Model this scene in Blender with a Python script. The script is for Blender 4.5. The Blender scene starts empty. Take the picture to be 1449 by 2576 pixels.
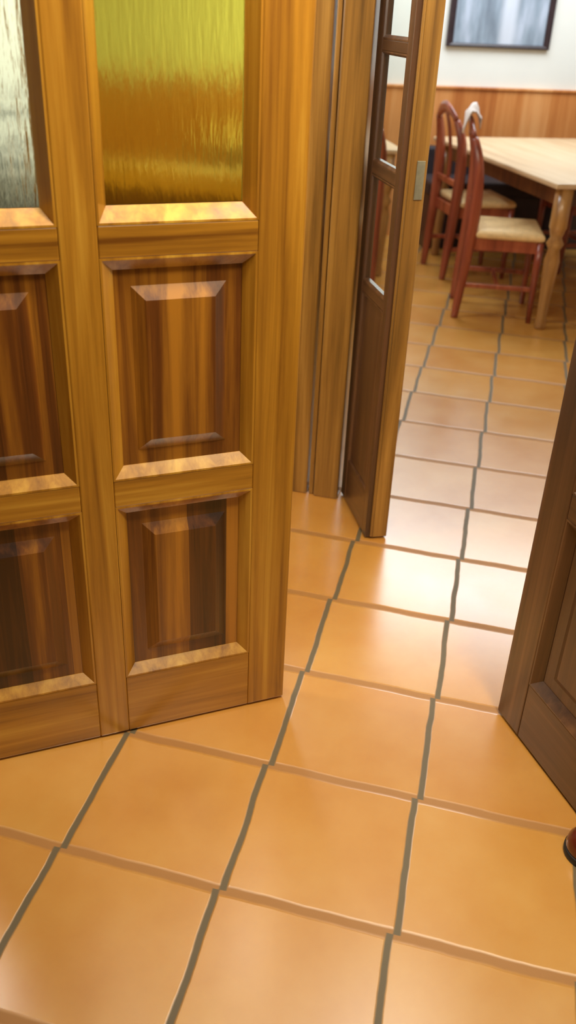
import bpy, bmesh, math, random
from mathutils import Vector, Matrix
random.seed(4)
S = bpy.context.scene
COL = S.collection
T = 0.33                                   # tile pitch in metres

# ------------------------------------------------------------------ helpers
def link(o, parent=None):
    COL.objects.link(o)
    if parent: o.parent = parent
    return o

def obj(name, bm, mat, parent=None, smooth=False, bevel=0.0, seg=2):
    bmesh.ops.recalc_face_normals(bm, faces=bm.faces[:])
    me = bpy.data.meshes.new(name)
    bm.to_mesh(me); bm.free()
    if smooth:
        for p in me.polygons: p.use_smooth = True
    o = bpy.data.objects.new(name, me)
    me.materials.append(mat)
    link(o, parent)
    if bevel:
        b = o.modifiers.new('bevel', 'BEVEL'); b.width = bevel; b.segments = seg; b.limit_method = 'ANGLE'; b.angle_limit = math.radians(40)
    return o

def tag(o, label=None, cat=None, group=None, kind=None):
    if label: o['label'] = label
    if cat: o['category'] = cat
    if group: o['group'] = group
    if kind: o['kind'] = kind
    return o

def empty(name, loc=(0, 0, 0), rz=0.0):
    o = bpy.data.objects.new(name, None)
    o.empty_display_size = 0.1
    o.location = loc; o.rotation_euler = (0, 0, rz)
    return link(o)

def box(bm, x0, x1, y0, y1, z0, z1):
    v = [bm.verts.new(c) for c in ((x0,y0,z0),(x1,y0,z0),(x1,y1,z0),(x0,y1,z0),(x0,y0,z1),(x1,y0,z1),(x1,y1,z1),(x0,y1,z1))]
    for f in ((0,3,2,1),(4,5,6,7),(0,1,5,4),(1,2,6,5),(2,3,7,6),(3,0,4,7)):
        bm.faces.new([v[i] for i in f])

def nbox(*a):
    bm = bmesh.new(); box(bm, *a); return bm

def loops_solid(bm, loops, cap=True, close=False):
    """loops: list of vertex coordinate rings with the same count"""
    rings = [[bm.verts.new(c) for c in L] for L in loops]
    n = len(rings[0])
    pairs = list(zip(rings[:-1], rings[1:]))
    if close: pairs.append((rings[-1], rings[0]))
    for a, b in pairs:
        for i in range(n):
            j = (i+1) % n
            bm.faces.new((a[i], a[j], b[j], b[i]))
    if cap and not close:
        bm.faces.new(rings[0][::-1]); bm.faces.new(rings[-1])

def lathe(bm, prof, cx=0, cy=0, n=20):
    loops = []
    for r, z in prof:
        loops.append([(cx+r*math.cos(2*math.pi*i/n), cy+r*math.sin(2*math.pi*i/n), z) for i in range(n)])
    loops_solid(bm, loops)

def sweep(bm, path, wx, wy, side=None):
    """rectangular section swept along path; wx, wy half sizes (floats or lists); section axes: 'side' and perpendicular"""
    m = len(path); P = [Vector(p) for p in path]
    loops = []
    for i, p in enumerate(P):
        t = (P[min(i+1, m-1)] - P[max(i-1, 0)]).normalized()
        s = Vector(side if side else (0, 1, 0)); s = (s - t*s.dot(t)).normalized()
        q = t.cross(s)
        a = wx[i] if isinstance(wx, (list, tuple)) else wx
        b = wy[i] if isinstance(wy, (list, tuple)) else wy
        k = 0.35
        ring = []
        for sx, sy in ((1, k), (k, 1), (-k, 1), (-1, k), (-1, -k), (-k, -1), (k, -1), (1, -k)):
            ring.append(tuple(p + s*(a*sx) + q*(b*sy)))
        loops.append(ring)
    loops_solid(bm, loops)

def spline(pts, n=8):
    out = []
    P = [Vector(p) for p in pts]
    for i in range(len(P)-1):
        p0 = P[max(i-1, 0)]; p1 = P[i]; p2 = P[i+1]; p3 = P[min(i+2, len(P)-1)]
        for k in range(n):
            t = k/n
            out.append(0.5*((2*p1)+(p2-p0)*t+(2*p0-5*p1+4*p2-p3)*t*t+(3*p1-p0-3*p2+p3)*t**3))
    out.append(P[-1])
    return [tuple(v) for v in out]

# ------------------------------------------------------------------ materials
def srgb(r, g, b):
    f = lambda c: (c/255/12.92) if c/255 <= 0.04045 else ((c/255+0.055)/1.055)**2.4
    return (f(r), f(g), f(b), 1)

def mat_base(name):
    m = bpy.data.materials.new(name); m.use_nodes = True
    nt = m.node_tree; b = nt.nodes['Principled BSDF']
    return m, nt, b

def N(nt, t, **kw):
    n = nt.nodes.new(t)
    for k, v in kw.items(): setattr(n, k, v)
    return n

def ramp(nt, stops):
    r = nt.nodes.new('ShaderNodeValToRGB')
    e = r.color_ramp.elements
    while len(e) < len(stops): e.new(0.5)
    for i, (p, c) in enumerate(stops):
        e[i].position = p; e[i].color = c
    return r

def wood(name, dark, mid, light, axis='Z', rough=0.32, coat=0.7, boards=None, fine=1.0, bump=0.15):
    m, nt, b = mat_base(name); L = nt.links.new
    tc = N(nt, 'ShaderNodeTexCoord')
    mp = N(nt, 'ShaderNodeMapping')
    s = {'Z': (34*fine, 34*fine, 1.1), 'X': (1.1, 34*fine, 34*fine), 'Y': (34*fine, 1.1, 34*fine)}[axis]
    mp.inputs['Scale'].default_value = s
    L(tc.outputs['Object'], mp.inputs['Vector'])
    n1 = N(nt, 'ShaderNodeTexNoise'); n1.inputs['Scale'].default_value = 1.0; n1.inputs['Detail'].default_value = 7; n1.inputs['Roughness'].default_value = 0.62; n1.inputs['Distortion'].default_value = 0.35
    L(mp.outputs[0], n1.inputs['Vector'])
    mp2 = N(nt, 'ShaderNodeMapping')
    mp2.inputs['Scale'].default_value = tuple(x*0.2 for x in s)
    L(tc.outputs['Object'], mp2.inputs['Vector'])
    n2 = N(nt, 'ShaderNodeTexNoise'); n2.inputs['Scale'].default_value = 1.0; n2.inputs['Detail'].default_value = 3
    L(mp2.outputs[0], n2.inputs['Vector'])
    mx = N(nt, 'ShaderNodeMath', operation='MULTIPLY_ADD'); mx.inputs[1].default_value = 0.6
    L(n1.outputs['Fac'], mx.inputs[0])
    m3 = N(nt, 'ShaderNodeMath', operation='MULTIPLY'); m3.inputs[1].default_value = 0.4
    L(n2.outputs['Fac'], m3.inputs[0]); L(m3.outputs[0], mx.inputs[2])
    fac = mx.outputs[0]
    if boards:
        sx = N(nt, 'ShaderNodeSeparateXYZ'); L(tc.outputs['Object'], sx.inputs[0])
        dv = N(nt, 'ShaderNodeMath', operation='DIVIDE'); dv.inputs[1].default_value = boards[0]; L(sx.outputs['X'], dv.inputs[0])
        ad = N(nt, 'ShaderNodeMath', operation='ADD'); ad.inputs[1].default_value = boards[1]; L(dv.outputs[0], ad.inputs[0])
        zz = N(nt, 'ShaderNodeMath', operation='MULTIPLY'); zz.inputs[1].default_value = 1.62; L(sx.outputs['Z'], zz.inputs[0])
        zf = N(nt, 'ShaderNodeMath', operation='FLOOR'); L(zz.outputs[0], zf.inputs[0])
        fl = N(nt, 'ShaderNodeMath', operation='FLOOR'); L(ad.outputs[0], fl.inputs[0])
        cb = N(nt, 'ShaderNodeCombineXYZ'); L(fl.outputs[0], cb.inputs[0]); L(zf.outputs[0], cb.inputs[1])
        wn = N(nt, 'ShaderNodeTexWhiteNoise', noise_dimensions='2D'); L(cb.outputs[0], wn.inputs['Vector'])
        m5 = N(nt, 'ShaderNodeMath', operation='MULTIPLY_ADD'); m5.inputs[1].default_value = boards[2]
        L(wn.outputs['Value'], m5.inputs[0])
        m6 = N(nt, 'ShaderNodeMath', operation='SUBTRACT'); m6.inputs[1].default_value = boards[2]*0.5; L(fac, m6.inputs[0])
        L(m6.outputs[0], m5.inputs[2]); fac = m5.outputs[0]
    r = ramp(nt, [(0.35, dark), (0.5, mid), (0.67, light)])
    L(fac, r.inputs[0]); L(r.outputs[0], b.inputs['Base Color'])
    b.inputs['Roughness'].default_value = rough
    b.inputs['Coat Weight'].default_value = coat
    b.inputs['Coat Roughness'].default_value = 0.22
    bp = N(nt, 'ShaderNodeBump'); bp.inputs['Strength'].default_value = bump; bp.inputs['Distance'].default_value = 0.002
    L(n1.outputs['Fac'], bp.inputs['Height']); L(bp.outputs[0], b.inputs['Normal'])
    return m

def plain(name, c, rough=0.6, metal=0.0, var=0.06, scale=6, coat=0.0, bump=0.05):
    m, nt, b = mat_base(name); L = nt.links.new
    tc = N(nt, 'ShaderNodeTexCoord'); n = N(nt, 'ShaderNodeTexNoise'); n.inputs['Scale'].default_value = scale; n.inputs['Detail'].default_value = 4
    L(tc.outputs['Object'], n.inputs['Vector'])
    lo = tuple(x*(1-var) for x in c[:3])+(1,); hi = tuple(min(1, x*(1+var)) for x in c[:3])+(1,)
    r = ramp(nt, [(0.3, lo), (0.7, hi)]); L(n.outputs['Fac'], r.inputs[0]); L(r.outputs[0], b.inputs['Base Color'])
    b.inputs['Roughness'].default_value = rough; b.inputs['Metallic'].default_value = metal; b.inputs['Coat Weight'].default_value = coat
    bp = N(nt, 'ShaderNodeBump'); bp.inputs['Strength'].default_value = bump; bp.inputs['Distance'].default_value = 0.002
    L(n.outputs['Fac'], bp.inputs['Height']); L(bp.outputs[0], b.inputs['Normal'])
    return m

def textured_glass(name, c, rough, ior, bump):
    m, nt, b = mat_base(name); L = nt.links.new
    b.inputs['Base Color'].default_value = c
    b.inputs['Transmission Weight'].default_value = 1.0
    b.inputs['Roughness'].default_value = rough
    b.inputs['IOR'].default_value = ior
    tc = N(nt, 'ShaderNodeTexCoord'); mp = N(nt, 'ShaderNodeMapping'); mp.inputs['Scale'].default_value = (70, 70, 9)
    L(tc.outputs['Object'], mp.inputs[0])
    n = N(nt, 'ShaderNodeTexNoise'); n.inputs['Scale'].default_value = 1.0; n.inputs['Detail'].default_value = 4
    L(mp.outputs[0], n.inputs['Vector'])
    bp = N(nt, 'ShaderNodeBump'); bp.inputs['Strength'].default_value = bump; bp.inputs['Distance'].default_value = 0.01
    L(n.outputs['Fac'], bp.inputs['Height']); L(bp.outputs[0], b.inputs['Normal'])
    return m

def clear_glass(name):
    m, nt, b = mat_base(name); L = nt.links.new
    tr = N(nt, 'ShaderNodeBsdfTransparent'); tr.inputs[0].default_value = (0.95, 0.97, 0.95, 1)
    gl = N(nt, 'ShaderNodeBsdfGlossy'); gl.inputs['Roughness'].default_value = 0.02
    fr = N(nt, 'ShaderNodeFresnel'); fr.inputs[0].default_value = 1.2
    geo = N(nt, 'ShaderNodeNewGeometry'); inv = N(nt, 'ShaderNodeMath', operation='SUBTRACT'); inv.inputs[0].default_value = 1.0; L(geo.outputs['Backfacing'], inv.inputs[1])
    mu = N(nt, 'ShaderNodeMath', operation='MULTIPLY'); L(fr.outputs[0], mu.inputs[0]); L(inv.outputs[0], mu.inputs[1])
    mx = N(nt, 'ShaderNodeMixShader'); L(mu.outputs[0], mx.inputs[0]); L(tr.outputs[0], mx.inputs[1]); L(gl.outputs[0], mx.inputs[2])
    L(mx.outputs[0], nt.nodes['Material Output'].inputs['Surface'])
    return m

A_D, A_M, A_L = srgb(112, 66, 14), srgb(174, 120, 34), srgb(214, 164, 62)
M_FRAME_V = wood('amber_wood_vertical', A_D, A_M, A_L, 'Z')
M_FRAME_H = wood('amber_wood_horizontal', A_D, A_M, A_L, 'X')
M_PANEL = wood('brown_panel_boards', srgb(50, 24, 7), srgb(104, 57, 18), srgb(176, 116, 34), 'Z', boards=(0.085, 0.35, 0.28))
M_OLD_V = wood('brown_wood_vertical', srgb(88, 60, 22), srgb(146, 104, 44), srgb(194, 148, 72), 'Z', rough=0.35)
M_OLD_H = wood('brown_wood_horizontal', srgb(88, 60, 22), srgb(146, 104, 44), srgb(194, 148, 72), 'X', rough=0.35)
M_SHADED_V = wood('shaded_door_wood_vertical', srgb(52, 32, 22), srgb(86, 56, 36), srgb(122, 84, 54), 'Z', rough=0.35)  # door wood darkened: shade of right and inner leaves put into colour
M_SHADED_H = wood('shaded_door_wood_horizontal', srgb(52, 32, 22), srgb(86, 56, 36), srgb(122, 84, 54), 'X', rough=0.35)
M_DARK_PANEL = wood('dark_panel_wood', srgb(40, 20, 8), srgb(82, 44, 18), srgb(122, 72, 28), 'Z', rough=0.35)
M_DADO = wood('orange_pine_wainscot', srgb(184, 106, 48), srgb(210, 136, 72), srgb(228, 162, 100), 'Z', rough=0.45, coat=0.1, boards=(0.1, 0.0, 0.3), fine=0.6)
M_MAHOG = wood('mahogany', srgb(92, 34, 22), srgb(146, 66, 42), srgb(182, 98, 64), 'Z', rough=0.3, coat=0.4, fine=0.8)
M_TABLETOP = wood('pale_table_wood', srgb(192, 156, 116), srgb(212, 180, 140), srgb(226, 198, 162), 'Y', rough=0.4, coat=0.2, fine=0.5)
M_TABLELEG = wood('tan_table_wood', srgb(132, 88, 40), srgb(172, 122, 62), srgb(200, 154, 92), 'Z', rough=0.4)
M_SEAT = plain('cream_seat', srgb(226, 190, 134), 0.45, var=0.12, scale=40, coat=0.15)
M_WHITE = plain('white_plaster', srgb(236, 236, 230), 0.8, var=0.02, scale=3)
M_CEIL = plain('white_ceiling', srgb(232, 230, 222), 0.9, var=0.02, scale=3)
M_OUTER = plain('ochre_plaster', srgb(150, 124, 84), 0.8, var=0.03, scale=3)
M_CLOTH = plain('white_cloth', srgb(240, 228, 222), 0.8, var=0.04, scale=30, bump=0.2)
M_METAL = plain('dull_steel', srgb(172, 172, 156), 0.35, metal=0.7, var=0.2, scale=40)
M_BRASS = plain('brass', srgb(190, 150, 70), 0.3, metal=0.9, var=0.15, scale=40)
M_FRAMEBLK = plain('dark_frame', srgb(50, 36, 40), 0.35, var=0.2, scale=20)
M_STOP = plain('red_brown_stop', srgb(92, 34, 20), 0.25, var=0.15, scale=25, coat=0.5)
M_RUBBER = plain('black_rubber', srgb(24, 22, 20), 0.6, var=0.1, scale=25)
M_BENCH = plain('black_upholstery', srgb(42, 32, 36), 0.55, var=0.15, scale=30)
M_LEAF = plain('olive_leaf', srgb(56, 52, 38), 0.5, var=0.3, scale=12)
M_POT = plain('grey_pot', srgb(150, 150, 142), 0.6, var=0.1, scale=10)
M_AMBER = textured_glass('amber_textured_glass', srgb(255, 242, 98), 0.26, 1.15, 0.6)
M_CLEARTEX = textured_glass('clear_textured_glass', srgb(226, 240, 226), 0.16, 1.25, 0.35)
M_CLEAR = clear_glass('clear_glass')

def floor_mat():
    m, nt, b = mat_base('terracotta_tiles'); L = nt.links.new
    def M(op, a, bb=None, c=None):
        n = N(nt, 'ShaderNodeMath', operation=op)
        for i, v in enumerate((a, bb, c)):
            if v is None: continue
            if isinstance(v, (int, float)): n.inputs[i].default_value = v
            else: L(v, n.inputs[i])
        return n.outputs[0]
    tc = N(nt, 'ShaderNodeTexCoord'); sx = N(nt, 'ShaderNodeSeparateXYZ'); L(tc.outputs['Object'], sx.inputs[0])
    wob = N(nt, 'ShaderNodeTexNoise'); wob.inputs['Scale'].default_value = 7; wob.inputs['Detail'].default_value = 3
    L(tc.outputs['Object'], wob.inputs['Vector'])
    w = M('MULTIPLY', M('SUBTRACT', wob.outputs['Fac'], 0.5), 0.012)
    ty = M('DIVIDE', M('ADD', sx.outputs['Y'], w), T)
    iy = M('FLOOR', ty); fy = M('SUBTRACT', ty, iy)
    tx = M('ADD', M('DIVIDE', M('ADD', sx.outputs['X'], w), T), M('MULTIPLY', M('SUBTRACT', fy, 0.5), 0.035))
    ix = M('FLOOR', tx); fx = M('SUBTRACT', tx, ix)
    dx = M('MINIMUM', fx, M('SUBTRACT', 1.0, fx)); dy = M('MINIMUM', fy, M('SUBTRACT', 1.0, fy))
    def edge(d, lo, hi):
        r = N(nt, 'ShaderNodeMapRange', interpolation_type='SMOOTHSTEP')
        r.inputs['From Min'].default_value = lo; r.inputs['From Max'].default_value = hi
        L(d, r.inputs['Value']); return r.outputs[0]
    gx = edge(dx, 0.014, 0.027); gy = edge(dy, 0.02, 0.045)
    til = M('MULTIPLY', gx, gy)
    cb = N(nt, 'ShaderNodeCombineXYZ'); L(ix, cb.inputs[0]); L(iy, cb.inputs[1])
    wn = N(nt, 'ShaderNodeTexWhiteNoise', noise_dimensions='2D'); L(cb.outputs[0], wn.inputs['Vector'])
    n2 = N(nt, 'ShaderNodeTexNoise'); n2.inputs['Scale'].default_value = 5; n2.inputs['Detail'].default_value = 5; n2.inputs['Roughness'].default_value = 0.6
    L(tc.outputs['Object'], n2.inputs['Vector'])
    f = M('ADD', M('MULTIPLY', wn.outputs['Value'], 0.25), M('MULTIPLY', n2.outputs['Fac'], 0.75))
    r = ramp(nt, [(0.25, srgb(194, 130, 54)), (0.5, srgb(204, 144, 64)), (0.8, srgb(212, 158, 78))])
    L(f, r.inputs[0])
    # wide soft joints one way, narrow dark ones the other way
    g1 = N(nt, 'ShaderNodeMix', data_type='RGBA'); L(gy, g1.inputs[0]); g1.inputs[6].default_value = srgb(166, 116, 62); L(r.outputs[0], g1.inputs[7])
    g2 = N(nt, 'ShaderNodeMix', data_type='RGBA'); L(gx, g2.inputs[0]); g2.inputs[6].default_value = srgb(104, 90, 66); L(g1.outputs[2], g2.inputs[7])
    L(g2.outputs[2], b.inputs['Base Color'])
    ro = M('ADD', M('MULTIPLY', n2.outputs['Fac'], 0.1), M('ADD', 0.2, M('MULTIPLY', M('SUBTRACT', 1.0, til), 0.3)))
    L(ro, b.inputs['Roughness'])
    b.inputs['IOR'].default_value = 2.4; L(M('ADD', 0.12, M('MULTIPLY', til, 0.38)), b.inputs['Specular IOR Level'])
    bp = N(nt, 'ShaderNodeBump'); bp.inputs['Strength'].default_value = 0.25; bp.inputs['Distance'].default_value = 0.004
    L(M('ADD', til, M('MULTIPLY', n2.outputs['Fac'], 0.12)), bp.inputs['Height']); L(bp.outputs[0], b.inputs['Normal'])
    return m
M_FLOOR = floor_mat()

def picture_mat():
    m, nt, b = mat_base('picture_print'); L = nt.links.new
    tc = N(nt, 'ShaderNodeTexCoord'); mp = N(nt, 'ShaderNodeMapping'); mp.inputs['Scale'].default_value = (11, 1, 2.6)
    L(tc.outputs['Object'], mp.inputs[0])
    n = N(nt, 'ShaderNodeTexNoise'); n.inputs['Scale'].default_value = 1.0; n.inputs['Detail'].default_value = 5
    L(mp.outputs[0], n.inputs['Vector'])
    r = ramp(nt, [(0.3, srgb(108, 118, 132)), (0.5, srgb(146, 160, 176)), (0.7, srgb(186, 196, 214))])
    L(n.outputs['Fac'], r.inputs[0])
    sx = N(nt, 'ShaderNodeSeparateXYZ'); L(tc.outputs['Object'], sx.inputs[0])
    a = N(nt, 'ShaderNodeMath', operation='SUBTRACT'); L(sx.outputs['X'], a.inputs[0]); a.inputs[1].default_value = 0.055
    ab = N(nt, 'ShaderNodeMath', operation='ABSOLUTE'); L(a.outputs[0], ab.inputs[0])
    mr = N(nt, 'ShaderNodeMapRange', interpolation_type='SMOOTHSTEP'); mr.inputs['From Min'].default_value = 0.02; mr.inputs['From Max'].default_value = 0.085
    mr.inputs['To Min'].default_value = 0.85; mr.inputs['To Max'].default_value = 0.0; L(ab.outputs[0], mr.inputs['Value'])
    mx = N(nt, 'ShaderNodeMix', data_type='RGBA'); L(mr.outputs[0], mx.inputs[0]); L(r.outputs[0], mx.inputs[6]); mx.inputs[7].default_value = srgb(216, 222, 236)
    L(mx.outputs[2], b.inputs['Base Color']); b.inputs['Roughness'].default_value = 0.4
    return m
M_PRINT = picture_mat()

# ------------------------------------------------------------------ door leaves
def ring_rect(u0, u1, z0, z1, y):
    return [(u0, y, z0), (u1, y, z0), (u1, y, z1), (u0, y, z1)]

def moulding(u0, u1, z0, z1, ya, yb, w, d, wb=None, db=None):
    """chamfered bead lining an opening, both faces; wb = width of the bottom member"""
    wb = wb or w; db = db or d
    bm = bmesh.new()
    L = [ring_rect(u0, u1, z0, z1, ya+0.0005),
         ring_rect(u0+0.004, u1-0.004, z0+0.004, z1-0.004, ya+0.0005),
         ring_rect(u0+w, u1-w, z0+wb, z1-w, ya+d),
         ring_rect(u0+w, u1-w, z0+wb, z1-w, yb-db),
         ring_rect(u0+0.004, u1-0.004, z0+0.004, z1-0.004, yb-0.0005),
         ring_rect(u0, u1, z0, z1, yb-0.0005)]
    loops_solid(bm, L, close=True)
    return bm

def raised_panel(u0, u1, z0, z1, ya, yb, w, d, border=0.03, bev=0.024):
    bm = bmesh.new()
    def R(i, y): return ring_rect(u0+i, u1-i, z0+i, z1-i, y)
    L = [R(w+border+bev, ya+0.005), R(w+border, ya+d+0.001), R(w, ya+d+0.001), R(w, yb-d-0.001), R(w+border, yb-d-0.001), R(w+border+bev, yb-0.005)]
    loops_solid(bm, L)
    return bm

def door_leaf(name, loc, rz, W, H, y0, y1, cols, rows, stile_z0, mats, gap=0.006, w=0.024, d=0.017, glass=None, border=0.03, bev=0.024, front=None):
    root = empty(name, loc, rz)
    mv, mh, mp = mats
    u_first, u_last = cols[0][0], cols[-1][1]
    obj('stile', nbox(0, u_first, y0, y1, gap, H), mv, root, bevel=0.003)
    obj('stile', nbox(u_last, W, y0, y1, gap, H), mv, root, bevel=0.003)
    for (a, b), (c, e) in zip(cols[:-1], cols[1:]):
        obj('mullion', nbox(b, c, y0, y1, gap, H), mv, root, bevel=0.003)
    zs = [gap] + [z for r in rows for z in (r[0], r[1])] + [H]
    for ci, (a, b) in enumerate(cols):
        for k in range(0, len(zs), 2):
            if zs[k+1]-zs[k] > 0.004:
                obj('rail', nbox(a, b, y0+0.0008, y1-0.0008, zs[k], zs[k+1]), mh, root, bevel=0.002)
        for (z0, z1, kind) in rows:
            if kind == 'glass':
                obj('glazing_bead', moulding(a, b, z0, z1, y0, y1, w*0.9, d if front is None else (0.03 if front < 0 else 0.006), w*1.1, d if front is None else (0.03 if front > 0 else 0.006)), mv, root)
                ym = (y0+y1)/2 if front is None else (y1-0.033 if front > 0 else y0+0.033)
                g = obj('glass_pane', nbox(a+w*0.9, b-w*0.9, ym-0.003, ym+0.003, z0+w*1.1, z1-w*0.9), glass[ci], root)
                if glass[ci] is M_AMBER: g['label'] = 'amber yellow textured glass pane'
                elif glass[ci] is M_CLEARTEX: g['label'] = 'pale clear textured glass pane'
            else:
                obj('panel_moulding', moulding(a, b, z0, z1, y0, y1, w, d), mv, root)
                obj('raised_panel', raised_panel(a, b, z0, z1, y0, y1, w, d, border, bev), mp, root)
    return root

def ang(dx, dy): return math.atan2(dy, dx)
ROWS = [(0.160, 0.588, 'panel'), (0.645, 1.070, 'panel'), (1.124, 1.98, 'glass')]
COLS = [(0.090, 0.373), (0.438, 0.721)]
H_DOOR = 2.08
# left entrance leaf, free edge at the local origin, front = +y
d1 = door_leaf('door_1', (-0.357, 0.550, 0), ang(-0.813, -0.582), 0.811, H_DOOR, -0.042, 0.0, COLS, ROWS, 0,
               (M_FRAME_V, M_FRAME_H, M_PANEL), glass=[M_AMBER, M_CLEARTEX], front=1)
tag(d1, 'large amber wooden door leaf on the left with raised panels and amber glass', 'door', kind='structure')
bm = bmesh.new(); box(bm, 0.815, 0.835, -0.03, 0.006, 0.2, 0.3); obj('hinge', bm, M_BRASS, d1)
bm = bmesh.new(); box(bm, 0.815, 0.835, -0.03, 0.006, 1.75, 1.85); obj('hinge', bm, M_BRASS, d1)
# right entrance leaf
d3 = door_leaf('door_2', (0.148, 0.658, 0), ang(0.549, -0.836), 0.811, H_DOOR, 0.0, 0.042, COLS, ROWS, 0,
               (M_SHADED_V, M_SHADED_H, M_SHADED_V), glass=[M_AMBER, M_CLEARTEX], front=-1)
tag(d3, 'panelled door leaf at the right edge, swung inward, shade painted into its dark brown', 'door', kind='structure')
# narrow inner leaf behind, seen edge on
ROWS2 = [(0.150, 0.722, 'panel'), (0.752, 1.055, 'glass'), (1.085, 1.362, 'glass'), (1.388, 1.98, 'glass')]
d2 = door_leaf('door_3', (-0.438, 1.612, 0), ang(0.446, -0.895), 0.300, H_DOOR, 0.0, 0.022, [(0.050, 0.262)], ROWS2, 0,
               (M_SHADED_V, M_SHADED_H, M_SHADED_V), glass=[M_CLEAR], w=0.010, d=0.005, border=0.02, bev=0.014)  # shade on the inner leaf's face is carried by the darkened wood
tag(d2, 'narrow inner door leaf with small clear panes standing open edge on', 'door', kind='structure')
obj('meeting_stile', nbox(0.258, 0.305, 0.022, 0.070, 0.006, H_DOOR), M_OLD_V, d2, bevel=0.003)
bm = bmesh.new(); box(bm, 0.3055, 0.3085, 0.040, 0.062, 1.03, 1.125); p_ = obj('strike_plate', bm, M_METAL, d2, bevel=0.001); p_['label'] = 'grey metal strike plate'
bm = bmesh.new(); box(bm, 0.300, 0.309, 0.014, 0.0215, 0.01, H_DOOR-0.01); obj('edge_bead', bm, M_OLD_V, d2, bevel=0.0025)

# ------------------------------------------------------------------ setting
ZC = 2.65
def struct(name, bm, mat, label, cat, bevel=0, parent=None):
    return tag(obj(name, bm, mat, parent, bevel=bevel), label, cat, kind='structure')

struct('floor', nbox(-4.2, 4.2, -3.3, 8.6, -0.05, 0.0), M_FLOOR, 'glossy orange terracotta tile floor with grey joints', 'floor')
struct('ceiling', nbox(-4.2, 4.2, -3.3, 8.6, ZC, ZC+0.05), M_CEIL, 'plain white ceiling above the rooms', 'ceiling')
RA = math.radians(23)
E1 = Vector((math.cos(RA), math.sin(RA), 0)); E2 = Vector((-math.sin(RA), math.cos(RA), 0))
WB = empty('wall_back', (-0.4, 5.93, 0), RA)
obj('plaster', nbox(-4.4, 5.0, 0, 0.08, 0, ZC), M_WHITE, WB)
tag(WB, 'white wall of the dining room above the orange wainscot', 'wall', kind='structure')
WD = empty('trim_1', (-0.4, 5.93, 0), RA)
obj('boards', nbox(-4.4, 5.0, -0.018, -0.001, 0, 1.0), M_DADO, WD)
obj('cap_rail', nbox(-4.4, 5.0, -0.03, -0.001, 1.0, 1.018), M_DADO, WD, bevel=0.004)
tag(WD, 'orange pine wainscot boards along the dining room wall', 'wainscot', kind='structure')

# wall the entrance leaves hang in (beside and above the opening)
bm = bmesh.new()
box(bm, -4.2, -1.08, -0.06, 0.03, 0, ZC); box(bm, 0.64, 4.2, -0.06, 0.03, 0, ZC); box(bm, -1.08, 0.64, -0.06, 0.03, 2.14, ZC)
struct('wall_front', bm, M_OUTER, 'cream wall around the entrance double door', 'wall')
bm = bmesh.new()
box(bm, -1.08, -1.03, -0.07, 0.04, 0, 2.14); box(bm, 0.595, 0.64, -0.07, 0.04, 0, 2.14); box(bm, -1.03, 0.595, -0.07, 0.04, 2.095, 2.14)
struct('trim_2', bm, M_OLD_V, 'wooden frame of the entrance double door', 'door frame')
# vestibule sides
struct('wall_left', nbox(-1.88, -1.82, 0.03, 1.58, 0, ZC), M_WHITE, 'white left side wall of the vestibule', 'wall')
struct('wall_right', nbox(1.40, 1.46, 0.03, 1.58, 0, ZC), M_WHITE, 'white right side wall of the vestibule', 'wall')
# inner partition
bm = bmesh.new(); box(bm, -1.82, -1.46, 1.575, 1.64, 0, ZC); box(bm, 0.85, 1.40, 1.575, 1.64, 0, ZC); box(bm, -1.46, 0.85, 1.575, 1.64, 2.14, ZC)
struct('wall_inner', bm, M_WHITE, 'white partition wall between vestibule and dining room', 'wall')
P = empty('trim_3', (0, 0, 0))
tag(P, 'brown wooden posts of the inner door frame behind the left leaf', 'door frame', kind='structure')
obj('door_post', nbox(-0.526, -0.442, 1.565, 1.66, 0, 2.14), M_OLD_V, P, bevel=0.006)
obj('post_bead', nbox(-0.545, -0.529, 1.575, 1.64, 0, 2.14), M_OLD_V, P, bevel=0.005)
obj('side_stile', nbox(-0.66, -0.552, 1.572, 1.645, 0, 2.14), M_OLD_V, P, bevel=0.005)
obj('side_stile', nbox(-1.46, -1.38, 1.572, 1.645, 0, 2.14), M_OLD_V, P, bevel=0.005)
obj('side_panel', nbox(-1.38, -0.66, 1.59, 1.63, 0, 0.95), M_DARK_PANEL, P)
obj('side_rail', nbox(-1.38, -0.66, 1.575, 1.642, 0.95, 1.02), M_OLD_H, P, bevel=0.004)
obj('side_glass', nbox(-1.38, -0.66, 1.60, 1.606, 1.02, 2.14), M_CLEAR, P)
obj('door_post', nbox(0.72, 0.85, 1.565, 1.66, 0, 2.14), M_OLD_V, P, bevel=0.006)

# far limits of the rooms
struct('wall_outer', nbox(-4.2, 4.2, -3.3, -3.22, 0, ZC), M_OUTER, 'cream wall of the hall behind the viewer', 'wall')
struct('wall_west', nbox(-4.25, -4.17, -3.3, 8.6, 0, ZC), M_WHITE, 'white wall far to the left of the rooms', 'wall')
struct('wall_east', nbox(4.17, 4.25, -3.3, 8.6, 0, ZC), M_WHITE, 'white wall far to the right of the rooms', 'wall')

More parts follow.
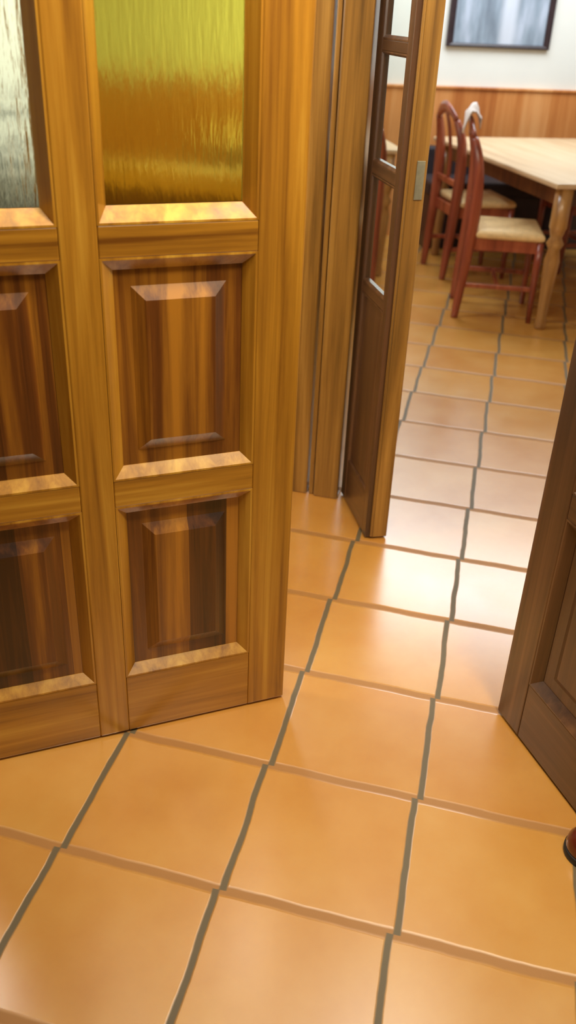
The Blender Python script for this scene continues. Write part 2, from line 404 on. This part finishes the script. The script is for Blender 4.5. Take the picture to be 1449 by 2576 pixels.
# ------------------------------------------------------------------ framed picture on the back wall
PX, PZ0, PZ1 = 0.09, 1.285, 1.80
def wallpt(s, off=0.0): 
    v = Vector((-0.4, 5.93, 0)) + E1*s - E2*off
    return v
pic = empty('framed_picture', wallpt(0.055, 0.002) + Vector((0, 0, 1.262)), RA)
tag(pic, 'dark framed picture in blue grey tones hanging on the white wall', 'picture')
PW, PH, FW = 0.735, 0.52, 0.044
bm = bmesh.new()
L = [ring_rect(-PW/2, PW/2, 0, PH, 0.0), ring_rect(-PW/2, PW/2, 0, PH, -0.022), ring_rect(-PW/2+FW*0.3, PW/2-FW*0.3, FW*0.2, PH-FW*0.2, -0.028),
     ring_rect(-PW/2+FW, PW/2-FW, FW*0.55, PH-FW*0.55, -0.018), ring_rect(-PW/2+FW, PW/2-FW, FW*0.55, PH-FW*0.55, 0.0)]
loops_solid(bm, L, close=True)
obj('frame', bm, M_FRAMEBLK, pic)
obj('print', nbox(-PW/2+FW, PW/2-FW, -0.010, -0.004, FW*0.55, PH-FW*0.55), M_PRINT, pic)

# ------------------------------------------------------------------ dining chair
def make_chair(label):
    """origin at the near back foot corner centre of the back; +x is the facing direction"""
    r = empty('dining_chair')
    tag(r, label, 'chair', 'mahogany dining chairs with cream seats')
    w, dp = 0.19, 0.40
    for s in (-1, 1):
        path = spline([(-0.006, s*w, 0.0), (0.008, s*w, 0.22), (0.022, s*w, 0.44), (0.026, s*(w+0.004), 0.62), (0.012, s*(w+0.002), 0.80), (-0.022, s*(w-0.03), 0.915)], 5)
        k = len(path)
        wd = [0.015+0.010*math.sin(math.pi*i/(k-1)) for i in range(k)]
        bm = bmesh.new(); sweep(bm, path, wd, [0.018+0.014*math.sin(math.pi*i/(k-1)) for i in range(k)], (0, 1, 0))
        obj('back_post', bm, M_MAHOG, r, smooth=True)
    # arched crest rail
    pts = []
    for i in range(13):
        t = -1+2*i/12
        pts.append((-0.023-0.016*(1-t*t), t*(w-0.028), 0.912+0.062*(1-t*t)))
    bm = bmesh.new(); sweep(bm, pts, 0.013, [0.024+0.012*(1-abs(-1+2*i/12)) for i in range(13)], (1, 0, 0.3))
    obj('crest_rail', bm, M_MAHOG, r, smooth=True)
    # slender centre splat and low back rail
    bm = bmesh.new(); sweep(bm, spline([(0.022, 0, 0.565), (0.018, 0, 0.72), (-0.006, 0, 0.86), (-0.036, 0, 0.955)], 4), [0.026]*13, [0.007]*13, (0, 1, 0))
    obj('splat', bm, M_MAHOG, r, smooth=True)
    obj('back_rail', nbox(0.010, 0.032, -w+0.012, w-0.012, 0.545, 0.58), M_MAHOG, r, bevel=0.005)
    # apron + seat
    bm = bmesh.new(); sw = w+0.02
    box(bm, 0.02, dp, -sw+0.02, -sw+0.042, 0.37, 0.432); box(bm, 0.02, dp, sw-0.042, sw-0.02, 0.37, 0.432)
    box(bm, dp-0.022, dp, -sw+0.042, sw-0.042, 0.37, 0.432); box(bm, 0.02, 0.042, -sw+0.042, sw-0.042, 0.37, 0.432)
    obj('seat_rail', bm, M_MAHOG, r, bevel=0.003)
    bm = bmesh.new()
    def sr(i, z): return [(0.05+i, -sw+i, z), (dp+0.006-i, -sw-0.004+i, z), (dp+0.006-i, sw+0.004-i, z), (0.05+i, sw-i, z)]
    loops_solid(bm, [sr(0.012, 0.433), sr(0.0, 0.442), sr(0.0, 0.462), sr(0.014, 0.474), sr(0.06, 0.481)])
    obj('seat', bm, M_SEAT, r, bevel=0.006)
    for s in (-1, 1):
        bm = bmesh.new(); sweep(bm, [(dp-0.012, s*(w-0.002), 0.43), (dp-0.012, s*(w-0.002), 0.3), (dp-0.006, s*(w-0.002), 0.0)], [0.02, 0.019, 0.013], [0.02, 0.019, 0.013], (0, 1, 0))
        obj('front_leg', bm, M_MAHOG, r, smooth=True)
        obj('stretcher', nbox(0.02, dp-0.02, s*(w-0.004)-0.008, s*(w-0.004)+0.008, 0.17, 0.195), M_MAHOG, r, bevel=0.003)
    obj('cross_stretcher', nbox(0.19, 0.21, -w+0.012, w-0.012, 0.174, 0.192), M_MAHOG, r, bevel=0.003)
    return r

def copy_thing(o, label):
    c = o.copy(); COL.objects.link(c); c['label'] = label
    for ch in list(o.children):
        k = ch.copy(); COL.objects.link(k); k.parent = c
        for g in list(ch.children):
            q = g.copy(); COL.objects.link(q); q.parent = k
    return c

def place_chair(o, near_post, deg):
    """near_post: floor xy of the (-y side) back post"""
    a = math.radians(deg)
    off = Vector((-0.006*math.cos(a)+0.19*math.sin(a), -0.006*math.sin(a)-0.19*math.cos(a), 0))
    o.location = Vector((near_post[0], near_post[1], 0)) - off
    o.rotation_euler = (0, 0, a)

ch1 = make_chair('red mahogany chair nearest the doorway, side on at the corner of the table')
place_chair(ch1, (-0.266, 3.823), 7)
ch2 = copy_thing(ch1, 'mahogany chair just behind the nearest one, back half hidden by the narrow door')
place_chair(ch2, (-0.42, 4.60), 25)
ch3 = copy_thing(ch1, 'mahogany chair seen through the small panes of the narrow door')
place_chair(ch3, (-0.76, 3.95), 113)

# ------------------------------------------------------------------ tables
def make_table(label, LX=1.05, LY=1.75):
    r = empty('dining_table')
    tag(r, label, 'table', 'dining tables')
    obj('tabletop', nbox(0, LX, 0, LY, 0.722, 0.75), M_TABLETOP, r, bevel=0.008)
    bm = bmesh.new()
    box(bm, 0.07, LX-0.07, 0.07, 0.09, 0.63, 0.722); box(bm, 0.07, LX-0.07, LY-0.09, LY-0.07, 0.63, 0.722)
    box(bm, 0.07, 0.09, 0.09, LY-0.09, 0.63, 0.722); box(bm, LX-0.09, LX-0.07, 0.09, LY-0.09, 0.63, 0.722)
    obj('apron', bm, M_DARK_PANEL, r)  # shade under the tabletop put into the dark apron colour
    for x in (0.075, LX-0.085):
        for y in (0.05, LY-0.085):
            bm = bmesh.new()
            lathe(bm, [(0.026, 0), (0.032, 0.02), (0.025, 0.06), (0.031, 0.2), (0.041, 0.36), (0.030, 0.42), (0.046, 0.45), (0.030, 0.48), (0.040, 0.52), (0.045, 0.53), (0.045, 0.72)], x, y)
            obj('leg', bm, M_TABLELEG, r, smooth=True)
    return r
tb = make_table('pale topped dining table at the right, in front of the wainscot')
tb.location = (0.150, 3.72, 0); tb.rotation_euler = (0, 0, math.radians(27))
tb2 = make_table('small pale table at the left, glimpsed through the panes of the narrow door', 1.05, 1.05)
tb2.location = wallpt(-1.90, 1.18); tb2.rotation_euler = (0, 0, RA)

def on_table(lx, ly):
    a = math.radians(27)
    return (0.150+lx*math.cos(a)-ly*math.sin(a), 3.72+lx*math.sin(a)+ly*math.cos(a))
ch4 = copy_thing(ch1, 'mahogany chair on the far side of the right table, in shade at the frame edge')
p = on_table(1.13, 0.78); place_chair(ch4, p, 207)
ch5 = copy_thing(ch1, 'mahogany chair on the far side of the right table, closer to the wall')
p = on_table(1.13, 1.50); place_chair(ch5, p, 207)

# dark upholstered bench along the wainscot
bn = empty('wall_bench', wallpt(-0.45, 0.045), RA)
tag(bn, 'dark upholstered bench against the wainscot, in shade behind the right table', 'bench')
BL = 2.4
obj('base', nbox(0.02, BL-0.02, -0.36, -0.03, 0.0, 0.36), M_FRAMEBLK, bn)
obj('seat', nbox(0, BL, -0.42, -0.075, 0.36, 0.46), M_BENCH, bn, bevel=0.02)
obj('backrest', nbox(0, BL, -0.07, 0.0, 0.362, 0.64), M_BENCH, bn, bevel=0.02)

# white cloth lying over the crest of the nearest chair
bm = bmesh.new()
a = math.radians(7)
n_u, n_v = 14, 10
grid = []
for i in range(n_u+1):
    row = []
    for j in range(n_v+1):
        u = -1+2*i/n_u; v = -1+2*j/n_v            # v across the crest
        y = u*0.095 + 0.02*math.sin(3*v)
        h = 1.02+0.016*math.sin(5*u+1)+0.02*(1-u*u)
        x = -0.036 + 0.040*math.sin(v*1.4)
        z = h - 0.085*max(0, abs(v)-0.25)*(1.1+0.5*math.sin(4*u+2*v)) + 0.006*math.sin(9*u+4*v)
        row.append(bm.verts.new((x, y, z)))
    grid.append(row)
for i in range(n_u):
    for j in range(n_v):
        bm.faces.new((grid[i][j], grid[i+1][j], grid[i+1][j+1], grid[i][j+1]))
nap = obj('cloth_napkin', bm, M_CLOTH, None, smooth=True)
so = nap.modifiers.new('solid', 'SOLIDIFY'); so.thickness = 0.004; so.offset = 1
nap.location = ch1.location; nap.rotation_euler = ch1.rotation_euler
tag(nap, 'crumpled white cloth napkin over the top of the nearest mahogany chair', 'napkin')

# ------------------------------------------------------------------ door stop at the foot of the right leaf
ds = empty('door_stop', (0.345, 0.288, 0))
tag(ds, 'small red-brown door stop on the floor at the foot of the right door', 'door stop')
bm = bmesh.new(); lathe(bm, [(0.044, 0), (0.045, 0.004), (0.045, 0.014), (0.043, 0.016)], n=32); obj('rubber_base', bm, M_RUBBER, ds, smooth=True)
bm = bmesh.new(); lathe(bm, [(0.042, 0.016), (0.043, 0.02), (0.041, 0.034), (0.033, 0.048), (0.02, 0.056), (0.006, 0.059)], n=32); obj('dome', bm, M_STOP, ds, smooth=True)

# ------------------------------------------------------------------ plant behind the clear pane of the left leaf
pl = empty('potted_plant', (-1.52, 1.22, 0))
tag(pl, 'dark leafy plant blurred behind the clear textured pane of the left door', 'plant')
bm = bmesh.new(); lathe(bm, [(0.11, 0), (0.13, 0.02), (0.16, 0.30), (0.17, 0.32), (0.15, 0.325), (0.14, 0.28)], n=28); obj('pot', bm, M_POT, pl, smooth=True)
bm = bmesh.new(); lathe(bm, [(0.02, 0.26), (0.016, 0.6), (0.008, 1.1)], n=10); obj('stem', bm, M_TABLELEG, pl, smooth=True)
bm = bmesh.new()
rnd = random.Random(8)
for i in range(240):
    th = rnd.uniform(0, 2*math.pi); z = rnd.uniform(0.62, 1.20); rr = 0.03+0.15*rnd.random()*(1.25-abs(z-0.93)*1.6)
    c = Vector((rr*math.cos(th), rr*math.sin(th), z)); dr = Vector((math.cos(th), math.sin(th), rnd.uniform(-0.3, 0.9))).normalized()
    sd = dr.cross(Vector((0, 0, 1))).normalized(); ln = rnd.uniform(0.07, 0.12); wd = ln*0.28
    up = sd.cross(dr).normalized()*0.012
    vs = [bm.verts.new(q) for q in (c, c+dr*ln*0.4+sd*wd+up, c+dr*ln, c+dr*ln*0.4-sd*wd+up)]
    bm.faces.new(vs)
obj('foliage', bm, M_LEAF, pl, smooth=True)

# ------------------------------------------------------------------ lights
def area(name, loc, size, power, color, target=None, sy=None):
    l = bpy.data.lights.new(name, 'AREA'); l.energy = power; l.color = color; l.size = size
    if sy: l.shape = 'RECTANGLE'; l.size_y = sy
    o = bpy.data.objects.new(name, l); o.location = loc
    if target:
        o.rotation_euler = (Vector(target)-Vector(loc)).to_track_quat('-Z', 'Y').to_euler()
    link(o); return o
WARM = (1.0, 0.90, 0.66); NEUT = (0.82, 0.93, 1.0)
area('vestibule_ceiling_lamp', (0.40, 0.13, 2.42), 0.25, 37, WARM)
area('vestibule_ceiling_lamp_side', (-0.28, 0.14, 2.44), 0.5, 22, (1.0, 0.93, 0.78), sy=0.2)
area('hall_ceiling_lamp', (1.3, -1.5, ZC-0.03), 0.8, 14, WARM)
area('vestibule_ceiling_lamp_inner', (0.10, 1.25, ZC-0.03), 0.6, 4, (1.0, 0.94, 0.8), sy=0.5)
area('vestibule_left_fill', (-1.60, 0.55, 1.95), 0.2, 14, (1.0, 0.95, 0.84), target=(-1.5, 1.5, 1.2))  # added fill light for the corner behind the left leaf, no fixture
area('dining_ceiling_lamp_left', (-1.60, 2.80, ZC-0.03), 0.3, 26, NEUT)
area('dining_ceiling_lamp_far', (0.0, 5.1, ZC-0.03), 3.0, 80, NEUT, sy=0.9)
wd = bpy.data.worlds.new('world'); S.world = wd; wd.use_nodes = True
wd.node_tree.nodes['Background'].inputs[0].default_value = (1.0, 0.9, 0.74, 1); wd.node_tree.nodes['Background'].inputs[1].default_value = 0.05

# ------------------------------------------------------------------ camera
yaw, pitch, roll = -0.23699807547975216, 0.5187182769157266, 0.04659925109113993
f = Vector((math.sin(yaw)*math.cos(pitch), math.cos(yaw)*math.cos(pitch), -math.sin(pitch)))
r0 = Vector((math.cos(yaw), -math.sin(yaw), 0)); u0 = r0.cross(f)
r1 = r0*math.cos(roll)+u0*math.sin(roll); u1 = u0*math.cos(roll)-r0*math.sin(roll)
cam = bpy.data.cameras.new('camera'); co = bpy.data.objects.new('camera', cam); link(co)
co.matrix_world = Matrix(((r1.x, u1.x, -f.x, 0.0190094), (r1.y, u1.y, -f.y, -1.0427378), (r1.z, u1.z, -f.z, 1.4517228), (0, 0, 0, 1)))
cam.sensor_fit = 'VERTICAL'; cam.sensor_height = 24.0; cam.lens = 2225.585/2576*24.0
cam.clip_start = 0.02
cam.dof.use_dof = True; cam.dof.focus_distance = 1.95; cam.dof.aperture_fstop = 2.0
S.camera = co

S.view_settings.view_transform = 'Standard'; S.view_settings.look = 'None'; S.view_settings.gamma = 1; S.view_settings.use_curve_mapping = False
S.view_settings.exposure = 0.0
S.cycles.use_denoising = True
S.cycles.max_bounces = 10; S.cycles.transmission_bounces = 8; S.cycles.transparent_max_bounces = 12
S.cycles.sample_clamp_indirect = 6.0
